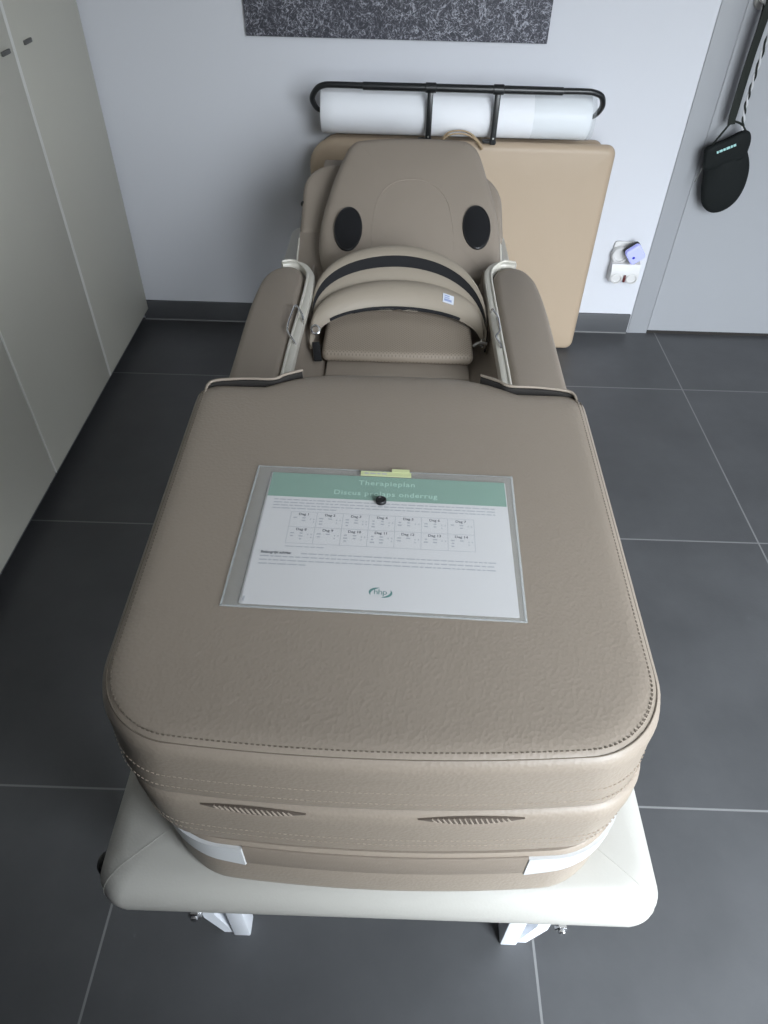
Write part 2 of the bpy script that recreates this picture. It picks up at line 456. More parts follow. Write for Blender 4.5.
# ------------------------------------------------------------------ treatment couch
couch = thing('treatment_couch', 'low white vinyl treatment couch with white legs under the massage mattress', 'treatment couch', (0, 1.21, 0))
bm = bmesh.new()
rings = []
def couch_ring(ins, z):
    o = []
    for x, y in rrect(0.002, 1.212, 0.330-ins, 0.950-ins, max(0.035-ins*.4, .012), 8):
        if y < 0.6: y -= 0.020*(1-(x/0.33)**2)        # the end bows out a little
        o.append(Vector((x, y, z)))
    return o
for ins, z in ((0.06, 0.462), (0.022, 0.462), (0.009, 0.466), (0.002, 0.475), (0, 0.487), (0.001, 0.500), (0.006, 0.513), (0.016, 0.523), (0.034, 0.5285), (0.08, 0.530)):
    rings.append(couch_ring(ins, z))
add_loft(bm, rings)
pad = obj('pad', bm, 'white_vinyl', couch, angle=60)
for k in (22, 31):
    c = [rings[q][k] for q in (3, 4, 5, 6, 7, 8, 9)]
    obj('corner_seam', tube(spline(c, 4), 0.0003, 6), 'white_vinyl', pad)
bm = bmesh.new()
for x in (-0.27, 0.27): add_box(bm, x-.015, x+.015, 0.40, 2.06, 0.430, 0.464, bev=.002)
for y in (0.40, 1.2, 2.04): add_box(bm, -0.255, 0.255, y-.015, y+.015, 0.432, 0.464, bev=.002)
obj('underframe', bm, 'white_metal', couch)
for sy, y in ((1, 0.377), (-1, 2.04)):
    for s in (-1, 1):
        bm = bmesh.new()
        add_box(bm, s*0.232-.0145, s*0.232+.0145, y-.016, y+.016, 0.0, 0.432, bev=.0025)
        lg = obj('leg', bm, 'white_metal', couch)
        bm = bmesh.new()
        x0, x1 = s*0.247, s*0.262
        add_prism(bm, [(s*0.2475, 0.0), (s*0.264, 0.0), (s*0.288, 0.075), (s*0.292, 0.425), (s*0.272, 0.425), (s*0.268, 0.09)], 'y', y-.011, y+.011)
        obj('brace', bm, 'white_metal', lg)
for s, x in ((-1, -0.215), (1, 0.221)):
    bm = bmesh.new()
    add_cyl(bm, (x, 0.290, 0.458), (x, 0.255, 0.458), 0.0045, 12, bev=.001)
    add_cyl(bm, (x, 0.266, 0.458), (x, 0.259, 0.458), 0.0085, 6, bev=.001)
    add_cyl(bm, (x-.018, 0.269, 0.459), (x+.018, 0.269, 0.459), 0.004, 8, bev=.001)
    obj('adjustment_bolt', bm, 'chrome', couch)
obj('side_knob', cyl((-0.310, 0.312, 0.470), (-0.342, 0.312, 0.470), 0.013, 16, bev=.004), 'black_plastic', couch)

# ------------------------------------------------------------------ massage mattress on the couch
MX = 0.008
BCX, BHX, BR, BY0 = 0.010, 0.255, 0.080, 0.2712        # base
def dense(P):
    out = []
    for i, p in enumerate(P):
        q = P[(i+1) % len(P)]; out.append(p)
        if (p-q).length > 0.1: out += [p.lerp(q, k/24) for k in range(1, 24)]
    return out
def bow(P, cx):
    for p in P:
        if p.y < 0.50: p.y += 0.006*((p.x-cx)/0.15)**2*min(1, (0.50-p.y)/0.1)
    return P
mat_t = thing('massage_mattress', 'taupe massage mattress with side armrests and raised backrest lying on the white couch', 'massage mattress', (MX, 1.2, 0.53))
bm = bmesh.new()
rings = []
def base_ring(ins, z, y1=2.10):
    return [Vector((x, y, z)) for x, y in rrect(0.008, (0.268+y1)/2, 0.240-ins, (y1-0.268)/2-ins, (0.05, 0.05, 0.115, 0.115), 12)]
# the leg end is tall; it sits under the leg box
def end_ring(ins, z): return bow(dense([Vector((x, y, z)) for x, y in rrect(BCX, (BY0+0.85)/2, BHX-ins, (0.85-BY0)/2-ins, (0.02, 0.02, BR, BR), 12)]), BCX)
add_loft(bm, [end_ring(.02, .5305), end_ring(.0025, .5307), end_ring(.0008, .533), end_ring(0, .540), end_ring(0, .636), end_ring(.0025, .6400), end_ring(.03, .6405)])
mb = obj('base', bm, 'taupe', mat_t)
bm = bmesh.new(); add_slab(bm, 0.008, 1.47, 0.242, 0.625, 0.03, 0.5305, 0.578, e=0.012)
obj('body_section', bm, 'taupe', mat_t)
# path around the front end of the base, used by strap, strips and stitches
def end_path(z, off=0.0, hx=BHX, r=BR, y0=BY0, cx=BCX, yb=0.62, n=16):
    hx, y0, r = hx+off, y0-off, r+off
    P = [Vector((cx-hx, yb, z))]
    P += [Vector((cx-hx, yb-(yb-y0-r)*i/6, z)) for i in range(1, 6)]
    P += [Vector((cx-hx+r-r*math.cos(PI/2*i/n), y0+r-r*math.sin(PI/2*i/n), z)) for i in range(n+1)]
    L = 2*(hx-r)
    P += [Vector((cx-hx+r+L*i/70, y0, z)) for i in range(1, 70)]
    P += [Vector((cx+hx-r+r*math.sin(PI/2*i/n), y0+r-r*math.cos(PI/2*i/n), z)) for i in range(n+1)]
    P += [Vector((cx+hx, y0+r+(yb-y0-r)*i/6, z)) for i in range(1, 7)]
    return bow(P, cx)
def sub(P, f): return [p for p in P if f(p)]
def ribbon(P, hw, th):     # band standing upright (hw half height)
    return tube(P, 0, flat=(th, hw))
EP = end_path(0.6145, 0.0008)
obj('strap', ribbon(sub(EP, lambda p: -0.141 < p.x < 0.156 and p.y < 0.4), 0.0210, 0.0016), 'taupe_dark', mat_t)
def corner(s):
    Q = end_path(0.0, 0.0018, n=24)
    Q = sub(Q, lambda p: p.y < 0.345 and ((p.x < -0.139) if s < 0 else (p.x > 0.152)))
    N = len(Q); out = []
    for i, p in enumerate(Q):
        t = i/(N-1); t = t if s > 0 else 1-t          # t: 0 at the strap, 1 out on the side
        q = p.copy(); q.z = 0.6125+0.012*t; out.append(q)
    return out
for s in (-1, 1):
    Q = corner(s); bm = bmesh.new(); rings = []
    N = len(Q)
    for i, p in enumerate(Q):
        t = i/(N-1); t = t if s > 0 else 1-t
        hw = 0.0180*(1-t)**.7+0.003
        d = Vector((p.x-0.008, (p.y-0.5), 0)).normalized()*0.002
        rings.append([p+Vector((0, 0, hw))-d, p+Vector((0, 0, hw))+d, p+Vector((0, 0, -hw))+d, p+Vector((0, 0, -hw))-d])
    add_loft(bm, rings); obj('white_strip', bm, 'white_strip', mat_t)
obj('base_seam', tube(end_path(0.5925, 0.0004), 0.0013, 6), 'thread_dark', mb)

# armrests
def armrest(s):
    bm = bmesh.new()
    if s < 0: ol = [(-0.302, 0.87), (-0.303, 1.11), (-0.307, 1.32), (-0.304, 1.43), (-0.297, 1.485), (-0.283, 1.517), (-0.263, 1.534), (-0.243, 1.538), (-0.224, 1.531), (-0.208, 1.505), (-0.201, 1.44), (-0.202, 1.24), (-0.203, 0.87)]
    else: ol = [(0.320, 0.87), (0.320, 1.10), (0.323, 1.36), (0.319, 1.465), (0.312, 1.512), (0.298, 1.546), (0.275, 1.563), (0.255, 1.566), (0.238, 1.556), (0.222, 1.530), (0.216, 1.48), (0.214, 1.29), (0.213, 0.87)]
    pts = spline([(x, y, 0) for x, y in ol], 4)
    c = Vector((sum(p.x for p in pts)/len(pts), sum(p.y for p in pts)/len(pts), 0))
    rings = []
    N = len(pts)
    nrm = []
    for i in range(N):
        t = (pts[(i+1) % N]-pts[i-1]).normalized(); n = Vector((t.y, -t.x, 0))
        if n.dot(pts[i]-c) < 0: n = -n
        nrm.append(n)
    for ins, z in ((0.02, 0.545), (0.004, 0.548), (0, 0.556), (0, 0.655), (0.002, 0.668), (0.006, 0.676), (0.011, 0.6800), (0.018, 0.6815)):
        rings.append([pts[i]-nrm[i]*ins+Vector((0, 0, z)) for i in range(N)])
    add_loft(bm, rings)
    a = obj('armrest', bm, 'taupe_fabric', mat_t, angle=50)
    # cream plastic rail along the inside, sweeping round the tip and up the side of the backrest
    if s < 0: rp = [(-0.262, 1.542, 0.672), (-0.240, 1.549, 0.672), (-0.216, 1.540, 0.671), (-0.199, 1.512, 0.670), (-0.190, 1.47, 0.669), (-0.1915, 1.34, 0.668), (-0.1945, 1.236, 0.668), (-0.1955, 1.109, 0.668), (-0.1955, 0.88, 0.668)]
    else: rp = [(0.276, 1.570, 0.672), (0.252, 1.577, 0.672), (0.229, 1.568, 0.671), (0.213, 1.542, 0.670), (0.207, 1.50, 0.669), (0.206, 1.406, 0.668), (0.206, 1.26, 0.668), (0.2065, 1.117, 0.668), (0.205, 0.88, 0.668)]
    sp = spline(rp, 6)
    bm = bmesh.new(); add_tube(bm, sp, 0, flat=(0.0095, 0.012))
    add_tube(bm, spline([(x+s*0.0065*(1 if k > 1 else 0), y+.004*(1 if k < 2 else 0), z+0.0125) for k, (x, y, z) in enumerate(rp)], 6), 0.0028, 8)
    obj('side_rail', bm, 'cream_plastic', a)
    e0 = [(s*0.2565+.0065, 1.765, 0.645), (s*0.2565+.0065, 1.70, 0.614), (s*0.2565+.0065, 1.64, 0.585), (s*0.2565+.0065, 1.59, 0.570)]
    obj('edge_strip', tube(spline(e0, 5), 0, flat=(0.0025, 0.005)), 'cream_plastic', mat_t)
    # sloping padded wall between rail and seat
    bm = bmesh.new()
    if s < 0: poly = [(-0.200, 0.56), (-0.200, 0.652), (-0.194, 0.654), (-0.190, 0.640), (-0.186, 0.604), (-0.150, 0.588), (-0.138, 0.570), (-0.150, 0.56)]
    else: poly = [(0.212, 0.56), (0.212, 0.652), (0.207, 0.654), (0.204, 0.640), (0.200, 0.604), (0.166, 0.588), (0.154, 0.570), (0.166, 0.56)]
    add_prism(bm, poly, 'y', 0.87, 1.60)
    obj('side_bolster', bm, 'taupe_fabric', mat_t, angle=60)
    # wire clip on the rail
    k = (lambda x, y, z: (x, y, z))
    if s < 0: w = [(-0.186, 1.28, 0.672), (-0.186, 1.285, 0.690), (-0.2035, 1.325, 0.692), (-0.2085, 1.30, 0.690), (-0.2105, 1.235, 0.690), (-0.204, 1.215, 0.687), (-0.193, 1.196, 0.684), (-0.190, 1.195, 0.674)]
    else: w = [(0.200, 1.345, 0.672), (0.201, 1.34, 0.688), (0.2045, 1.325, 0.690), (0.210, 1.305, 0.688), (0.209, 1.255, 0.688), (0.200, 1.232, 0.687), (0.207, 1.205, 0.684), (0.209, 1.20, 0.674)]
    obj('wire_clip', tube(spline(w, 5), 0.0021, 8), 'chrome', a)
    return a
for s in (-1, 1): armrest(s)

# seat panel with transverse ribs and the perforated lumbar cushion
bm = bmesh.new(); prof = []
ys = [0.90+0.34*i/60 for i in range(61)]
prof = [(y, 0.590-0.0035*(1-abs(math.sin(PI*(y-0.90)/0.0335)))**3*1.4) for y in ys]
poly = [(0.90, 0.570)]+prof+[(1.60, 0.592), (1.60, 0.570)]
add_prism(bm, poly, 'x', -0.139, 0.156)
obj('seat_panel', bm, 'taupe_fabric', mat_t, angle=30)
bm = bmesh.new()
mt = Matrix.Translation((0.008, 1.266, 0.5925)) @ Matrix.Rotation(math.radians(4), 4, 'X')
add_slab(bm, 0, 0.155, 0.158, 0.155, (0.02, 0.02, 0.014, 0.014), 0.002, 0.028, e=0.012, mtx=mt)
obj('lumbar_cushion', bm, 'perforated', mat_t)

# backrest: a wedge with a thick rounded panel on it
bm = bmesh.new()
add_prism(bm, [(1.56, 0.572), (1.60, 0.578), (1.70, 0.590), (1.78, 0.634), (2.00, 0.745), (2.06, 0.745), (2.09, 0.70), (2.09, 0.572)], 'x', -0.205, 0.195, bev=0.014)
obj('backrest', bm, 'taupe_fabric', mat_t)
bm = bmesh.new()
add_prism(bm, [(1.575, 0.545), (1.575, 0.572), (1.63, 0.585), (1.775, 0.655), (1.83, 0.655), (1.83, 0.545)], 'x', -0.249, 0.262, bev=0.006)
obj('lower_backrest', bm, 'taupe_fabric', mat_t)
bm = bmesh.new()
mt = Matrix.Translation((0.010, 1.752, 0.6415)) @ Matrix.Rotation(math.radians(27), 4, 'X')
add_slab(bm, 0, 0.147, 0.262, 0.119, (0.13, 0.085, 0.012, 0.012), -0.058, 0.0, e=0.016, mtx=mt)
obj('shoulder_panel', bm, 'taupe_fabric', mat_t)
obj('vent_plug', cyl((-0.246, 1.880, 0.690), (-0.253, 1.875, 0.694), 0.007, 12, bev=.002), 'black_plastic', mat_t)

# ------------------------------------------------------------------ leg compression box
LZ = 0.8400
leg = thing('leg_box', 'large taupe leather leg box with stitched lid at the front end of the mattress', 'leg box', (0.004, 0.55, 0.641))
LHX, LR, LCX, LY0 = 0.2572, 0.078, -0.002, 0.2695
def lr(z): return 0.058+(LR-0.058)*min(max((z-0.745)/0.085, 0), 1)      # corners rounder at the top
def taper(P):
    for p in P: p.x = LCX+(p.x-LCX)*(1+0.035*min(max((p.y-0.36)/0.42, 0), 1))
    return P
def lid_ring(ins, z, hx=LHX, y0=LY0, y1=0.822):
    r = lr(z)
    out = dense([Vector((x, y, z)) for x, y in rrect(LCX, (y0+y1)/2, hx-ins, (y1-y0)/2-ins, (0.026, 0.026, r, r), 14)])
    for p in out:
        t = min(abs(p.x-LCX)/0.165, 1)
        w = max(0, (p.y-0.60)/0.228)
        p.y += 0.050*(1-t**4)*w*w*w
    return taper(bow(out, LCX))
bm = bmesh.new()
prof = [(0.05, 0.7390), (0.009, 0.7392), (0.0045, 0.7415), (0.0032, 0.748), (0.0022, 0.775), (0.001, 0.808), (0.0, 0.822), (0.0015, 0.831), (0.0045, 0.8348), (0.0065, 0.8357), (0.0080, 0.8370), (0.0125, 0.8388), (0.022, 0.8398), (0.03, LZ), (0.045, LZ), (0.065, LZ)]
rings = [lid_ring(i, z) for i, z in prof]
for q in rings:
    for p in q:
        if p.y > 0.775 and p.z > 0.8: p.z -= 0.007*((p.y-0.775)/0.09)**1.5   # rounds down at the knee edge
add_loft(bm, rings)
lid = obj('lid', bm, 'taupe', leg, angle=50)
bm = bmesh.new()
DCX, DHX, DR, DY0 = 0.003, 0.2570, 0.062, 0.2700
def body_ring(ins, z): return bow(dense([Vector((x, y, z)) for x, y in rrect(DCX, (DY0+0.818)/2, DHX-ins, (0.818-DY0)/2-ins, (0.02, 0.02, DR, DR), 14)]), DCX)
add_loft(bm, [body_ring(.04, .6412), body_ring(.008, .6413), body_ring(.0045, .6435), body_ring(.0035, .652), body_ring(.0012, .690), body_ring(0, .712), body_ring(.0005, .730), body_ring(.004, .7372), body_ring(.010, .7388), body_ring(.05, .7388)])
body = obj('body', bm, 'taupe', leg, angle=50)
def stitches(P, step, length, rad):
    bm = bmesh.new(); acc = 0.0
    for a, b in zip(P, P[1:]):
        L = (b-a).length; d = (b-a)/L; pos = acc
        while pos < L:
            c = a+d*pos; add_box_dir(bm, c, d, length, rad); pos += step
        acc = pos-L
    return bm
def add_box_dir(bm, c, d, length, r):
    s = Vector((-d.y, d.x, 0)).normalized()*r; u = Vector((0, 0, r)); h = d*length/2
    add_loft(bm, [[c-h+s+u, c-h-s+u, c-h-s-u, c-h+s-u], [c+h+s+u, c+h-s+u, c+h-s-u, c+h+s-u]])
def lid_path(z, ins, yb=0.80): return taper(end_path(z, -ins, LHX, lr(z), LY0, LCX, yb))
def box_path(z, off): return end_path(z, off, DHX, DR, DY0, DCX, 0.80)
o = obj('top_seam', tube(lid_path(0.8350, 0.0062), 0.0008, 6), 'thread_mid', lid)
o = obj('top_stitching', stitches(lid_path(0.8383, 0.0112), 0.0048, 0.0026, 0.0005), 'thread_mid', lid)
o = obj('hem_stitching', stitches(lid_path(0.7800, 0.0021), 0.0052, 0.0028, 0.0004), 'thread', lid)
o = obj('hem_stitching', stitches(lid_path(0.7570, 0.0029), 0.0052, 0.0028, 0.0004), 'thread', lid)
o = obj('lower_stitching', stitches(box_path(0.6760, -0.0020), 0.0055, 0.0028, 0.0004), 'thread', body)
o = obj('lower_stitching', stitches(box_path(0.6620, -0.0029), 0.0055, 0.0028, 0.0004), 'thread', body)
# gathered mesh insets on the front of the body
def face_y(x): return DY0+0.006*((x-DCX)/0.15)**2+(max(0, abs(x-DCX)-(DHX-DR))**2/(2*DR))
for x0, x1 in ((-0.168, -0.068), (0.036, 0.136)):
    bm = bmesh.new(); rings = []
    n = 24
    for i in range(n+1):
        t = i/n; x = x0+(x1-x0)*t; w = math.sin(PI*t); y = face_y(x)
        zt, zb = 0.7345-.003*(1-w), 0.7341-.003*(1-w)-0.0125*w
        rings.append([Vector((x, y-.0003, zt)), Vector((x, y-.0003, zb)), Vector((x, y+.002, zb)), Vector((x, y+.002, zt))])
    add_loft(bm, rings)
    ins = obj('mesh_vent', bm, 'vent_brown', body)
    bm = bmesh.new()
    for i in range(3, 18):
        t = i/20; x = x0+(x1-x0)*t; w = math.sin(PI*t); y = face_y(x)
        add_tube(bm, [(x-0.0018, y+.0002, 0.7343-.003*(1-w)), (x+0.0006, y-0.0006, 0.7330-.002*(1-w)-0.006*w), (x+0.0026, y+.0002, 0.7335-.003*(1-w)-0.0120*w)], 0.0010, 5)
    obj('pleat', bm, 'taupe_fabric', ins)
# flaps at the knee edge
for s in (-1, 1):
    P = [(s*0.254-.002, 0.797, 0.836), (s*0.253-.002, 0.811, 0.8385), (s*0.243-.002, 0.8195, 0.8405), (s*0.205-.002, 0.8255, 0.8410), (s*0.165-.002, 0.8275, 0.8405), (s*0.150-.002, 0.8400, 0.8400), (s*0.128-.002, 0.8590, 0.8360)]
    Q = spline(P, 6); bm = bmesh.new()
    add_tube(bm, Q, 0, flat=(0.0018, 0.0018))
    rings = [[p+Vector((0, 0.001, 0)), p+Vector((0, 0.0045, -0.001)), p+Vector((-s*0.002, 0.010, -0.11)), p+Vector((-s*0.002, 0.006, -0.11))] for p in Q]
    add_loft(bm, rings)
    f = obj('knee_flap', bm, 'taupe_fabric', leg)
    bm = bmesh.new(); R_ = [[p+Vector((0, -0.0022, -0.003)), p+Vector((0, 0.0008, -0.003)), p+Vector((0, 0.0008, -0.03)), p+Vector((0, -0.0022, -0.03))] for p in Q]
    add_loft(bm, R_); obj('flap_gap_shade', bm, 'gap_shade', f)  # dark sheet standing in for the shaded gap between lip and lid

# ------------------------------------------------------------------ head cushion with speakers
CM = Matrix.Translation((0, 1.62, 0.640)) @ Matrix.Rotation(math.radians(27), 4, 'X')
cush = thing('head_cushion', 'taupe head cushion with two oval black speakers lying on the backrest', 'cushion', (0.033, 1.75, 0.64))
ol = [(-0.155, -0.012), (-0.176, 0.004), (-0.190, 0.050), (-0.194, 0.100), (-0.189, 0.170), (-0.171, 0.266), (-0.147, 0.352), (-0.130, 0.392), (-0.098, 0.412), (0.025, 0.424), (0.150, 0.421), (0.184, 0.411), (0.206, 0.382), (0.224, 0.312), (0.246, 0.205), (0.255, 0.110), (0.253, 0.050), (0.248, 0.004), (0.232, -0.020), (0.04, -0.022)]
pts = spline([(x, y, 0) for x, y in ol], 4, closed=True)
c0 = Vector((0.033, 0.195, 0)); N = len(pts)
nr = []
for i in range(N):
    t = (pts[(i+1) % N]-pts[i-1]).normalized(); n = Vector((t.y, -t.x, 0)); nr.append(n if n.dot(pts[i]-c0) > 0 else -n)
def cring(ins, w): return [CM @ (pts[i]-nr[i]*ins+Vector((0, 0, w))) for i in range(N)]
def cscale(k, w): return [CM @ (c0+(pts[i]-nr[i]*0.030-c0)*k+Vector((0, 0, w))) for i in range(N)]
bm = bmesh.new()
add_loft(bm, [cscale(.9, -0.046), cring(.02, -0.045), cring(.006, -0.041), cring(0, -0.034), cring(0, -0.022), cring(.003, -0.012), cring(.010, -0.004), cring(.020, -0.0005), cring(.030, 0.001), cscale(.8, .004), cscale(.5, .007), cscale(.2, .008), cscale(.02, .0081)])
obj('cushion_body', bm, 'taupe_fabric', cush, angle=60)
def wtop(x, y):
    k = max(abs(x-0.033)/0.19, abs(y-0.195)/0.18)
    if k < 0.2: return 0.008
    if k < 0.5: return 0.0083-0.0043*(k-.2)/1.2
    if k < 0.8: return 0.007-0.01*(k-.5)
    return 0.004-0.015*(k-.8)
sm = [(-0.062, -0.005), (-0.062, 0.05), (-0.062, 0.129), (-0.051, 0.205), (-0.018, 0.252), (0.033, 0.268), (0.084, 0.254), (0.120, 0.207), (0.135, 0.130), (0.139, 0.05), (0.139, -0.005)]
sp_ = spline([(x, y, 0) for x, y in sm], 6)
obj('panel_seam', tube([CM @ Vector((p.x, p.y, wtop(p.x, p.y)-0.0006)) for p in sp_], 0.0014, 6), 'taupe_fabric', cush)
for x, y in ((-0.121, 0.110), (0.194, 0.126)):
    def disc(k, w, n=40): return [CM @ Vector((x+0.0345*k*math.cos(2*PI*i/n), y+0.066*k*math.sin(2*PI*i/n), w)) for i in range(n)]
    bm = bmesh.new(); add_loft(bm, [disc(1.0, -0.006), disc(1.0, 0.0075), disc(0.97, 0.0095), disc(0.92, 0.0095), disc(0.91, 0.0085)], True, False)
    sk = obj('speaker', bm, 'black_plastic', cush)
    bm = bmesh.new(); add_loft(bm, [disc(.915, .006), disc(.915, .0088), disc(.8, .0100), disc(.55, .0115), disc(.25, .0125), disc(.05, .0127)])
    obj('grille', bm, 'grille', sk)

# ------------------------------------------------------------------ belt arching over the seat
belt = thing('massage_belt', 'padded taupe hip belt with black hook band arched over the seat', 'belt', (0.01, 1.42, 0.6))
def arch(cy, cz, xl, xr, yl, ze, n=40, ex=0.62, yx=0.9, cx=0.006, yr=None):
    yr = yl if yr is None else yr
    P = []
    for i in range(n+1):
        a = PI*i/n; c, s = math.cos(a), math.sin(a)
        x = cx+(cx-xl)*-c if c > 0 else cx+(xr-cx)*-c
        h = s**ex
        ye = yl if c > 0 else yr
        P.append(Vector((x, ye+(cy-ye)*s**yx, ze+(cz-ze)*h)))
    return P
def add_shell(bm, rows, th=0.004):
    """surface through rows of points (front to rear), thickened downwards"""
    n = len(rows[0]); R = len(rows)
    # normals
    top = rows; bot = []
    for j in range(R):
        b = []
        for i in range(n):
            du = top[j][min(i+1, n-1)]-top[j][max(i-1, 0)]; dv = top[min(j+1, R-1)][i]-top[max(j-1, 0)][i]
            m = du.cross(dv)
            m = m.normalized() if m.length > 1e-9 else Vector((0, 0, 1))
            if m.z < -0.2 or (abs(m.z) <= 0.2 and m.x*(top[j][i].x-0.006) < 0): m = -m
            b.append(top[j][i]-m*th)
        bot.append(b)
    vt = [[bm.verts.new(p) for p in r] for r in top]; vb = [[bm.verts.new(p) for p in r] for r in bot]
    for j in range(R-1):
        for i in range(n-1):
            bm.faces.new((vt[j][i], vt[j][i+1], vt[j+1][i+1], vt[j+1][i])); bm.faces.new((vb[j][i], vb[j+1][i], vb[j+1][i+1], vb[j][i+1]))
    for j in range(R-1):
        bm.faces.new((vt[j][0], vt[j+1][0], vb[j+1][0], vb[j][0])); bm.faces.new((vt[j][-1], vb[j][-1], vb[j+1][-1], vt[j+1][-1]))
    for i in range(n-1):
        bm.faces.new((vt[0][i], vb[0][i], vb[0][i+1], vt[0][i+1])); bm.faces.new((vt[-1][i], vt[-1][i+1], vb[-1][i+1], vb[-1][i]))
    return bm
A = [arch(1.400, 0.650, -0.170, 0.184, 1.292, 0.612, ex=.58, yr=1.312),
     arch(1.402, 0.660, -0.173, 0.187, 1.292, 0.618, ex=.58, yr=1.312),
     arch(1.412, 0.676, -0.176, 0.1885, 1.296, 0.622, ex=.57, yr=1.316),
     arch(1.432, 0.687, -0.178, 0.190, 1.306, 0.625, ex=.56, yr=1.324),
     arch(1.452, 0.691, -0.179, 0.191, 1.320, 0.626, ex=.56, yr=1.336),
     arch(1.470, 0.684, -0.179, 0.1915, 1.335, 0.623, ex=.56, yr=1.346)]
bm = add_shell(bmesh.new(), A, 0.007); obj('padded_front', bm, 'taupe_light', belt, angle=60)
B = [arch(1.470, 0.684, -0.177, 0.192, 1.345, 0.606, yr=1.300, ex=.54), arch(1.482, 0.694, -0.179, 0.193, 1.352, 0.608, yr=1.30, ex=.52), arch(1.500, 0.701, -0.180, 0.194, 1.36, 0.610, yr=1.30, ex=.50)]
obj('rim', add_shell(bmesh.new(), B, 0.004), 'taupe_light', belt, angle=60)
Bk = [arch(1.499, 0.7015, -0.180, 0.194, 1.36, 0.6105, yr=1.30, ex=.50), arch(1.520, 0.718, -0.181, 0.1945, 1.372, 0.613, yr=1.305, ex=.47)]
obj('hook_band', add_shell(bmesh.new(), Bk, 0.004), 'black_velcro', belt, angle=60)
D = [arch(1.519, 0.7185, -0.181, 0.195, 1.372, 0.613, yr=1.305, ex=.47), arch(1.536, 0.729, -0.1815, 0.1955, 1.385, 0.615, yr=1.315, ex=.45), arch(1.552, 0.727, -0.182, 0.196, 1.395, 0.614, yr=1.32, ex=.44)]
obj('rear_rim', add_shell(bmesh.new(), D, 0.004), 'taupe_light', belt, angle=60)
Z = [arch(1.3985, 0.6505, -0.170, 0.184, 1.290, 0.612, n=60, ex=.58, yr=1.310)[12:47], arch(1.3990, 0.6535, -0.171, 0.185, 1.290, 0.614, n=60, ex=.58, yr=1.310)[12:47], arch(1.4005, 0.6565, -0.172, 0.186, 1.291, 0.616, n=60, ex=.58, yr=1.311)[12:47]]
Z = [[p+Vector((0, -0.0012, 0.0012)) for p in r_] for r_ in Z]
obj('zip', add_shell(bmesh.new(), Z, 0.003), 'black_velcro', belt, angle=60)
def torus(c, R_, r, nrm, n=28):
    nrm = Vector(nrm).normalized(); a = nrm.orthogonal().normalized(); b = nrm.cross(a)
    return tube([Vector(c)+a*R_*math.cos(2*PI*i/n)+b*R_*math.sin(2*PI*i/n) for i in range(n)], r, 8, closed=True)
obj('ring', torus((-0.165, 1.312, 0.645), 0.0085, 0.0027, (0.15, -0.75, 0.6)), 'chrome', belt)
obj('ring', torus((0.190, 1.318, 0.622), 0.0075, 0.0022, (-0.2, -0.6, 0.7)), 'chrome', belt)
obj('webbing', tube(spline([(-0.164, 1.300, 0.622), (-0.162, 1.288, 0.614), (-0.159, 1.274, 0.607), (-0.157, 1.262, 0.602)], 6), 0, flat=(0.008, 0.003)), 'black_velcro', belt)
obj('webbing', tube(spline([(0.168, 1.312, 0.616), (0.180, 1.316, 0.622), (0.196, 1.312, 0.624)], 6), 0, flat=(0.004, 0.003)), 'steel', belt)
# care sticker on the padded face (placed on rows 2..3)
ia, ib = 27, 29
r0, r1 = A[2], A[3]
n0 = Vector((0.25, -0.35, 0.9)).normalized()*0.0018
q = [r0[ia], r0[ib], r1[ib], r1[ia]]
bm = bmesh.new(); add_loft(bm, [[p+n0*0.2 for p in q], [p+n0 for p in q]])
stk = obj('sticker', bm, 'sticker', belt)
bm = bmesh.new()
for a_, b_ in ((0.15, 0.42), (0.5, 0.62), (0.72, 0.85)):
    def pt(u, v): return (q[0]*(1-u)+q[1]*u)*(1-v)+(q[3]*(1-u)+q[2]*u)*v+n0*1.15
    add_loft(bm, [[pt(.12, a_), pt(.8 if a_ < .3 else .6, a_), pt(.8 if a_ < .3 else .6, b_), pt(.12, b_)], [p+n0*.1 for p in (pt(.12, a_), pt(.8 if a_ < .3 else .6, a_), pt(.8 if a_ < .3 else .6, b_), pt(.12, b_))]])
obj('print', bm, 'sticker_blue', stk)

# ------------------------------------------------------------------ folded massage table leaning flat against the wall
ft = thing('folded_table', 'folded tan vinyl massage table standing on its edge against the back wall', 'folded table', (0.2, 2.42, 0))
RX = Matrix.Rotation(PI/2, 4, 'X')      # local (x, y, w) -> world (x, -w, y)
bm = bmesh.new()
add_slab(bm, 0.194, 0.358, 0.480, 0.356, (0.030, 0.085, 0.03, 0.03), -0.02, 0.026, e=0.022, crown=0.004, mtx=Matrix.Translation((0, 2.376, 0)) @ RX)
obj('front_pad', bm, 'tan', ft, angle=60)
bm = bmesh.new()
add_slab(bm, 0.190, 0.352, 0.466, 0.346, (0.030, 0.085, 0.03, 0.03), -0.02, 0.02, e=0.018, mtx=Matrix.Translation((0, 2.474, 0)) @ RX)
obj('rear_pad', bm, 'tan', ft, angle=60)
for y in (2.403, 2.438):
    bm = bmesh.new()
    for x0, x1, z0, z1 in ((-0.24, 0.64, 0.05, 0.09), (-0.24, 0.64, 0.63, 0.67), (-0.24, -0.20, 0.09, 0.63), (0.60, 0.64, 0.09, 0.63)): add_box(bm, x0, x1, y-.006, y+.015, z0, z1)
    obj('frame', bm, 'tan_web', ft)
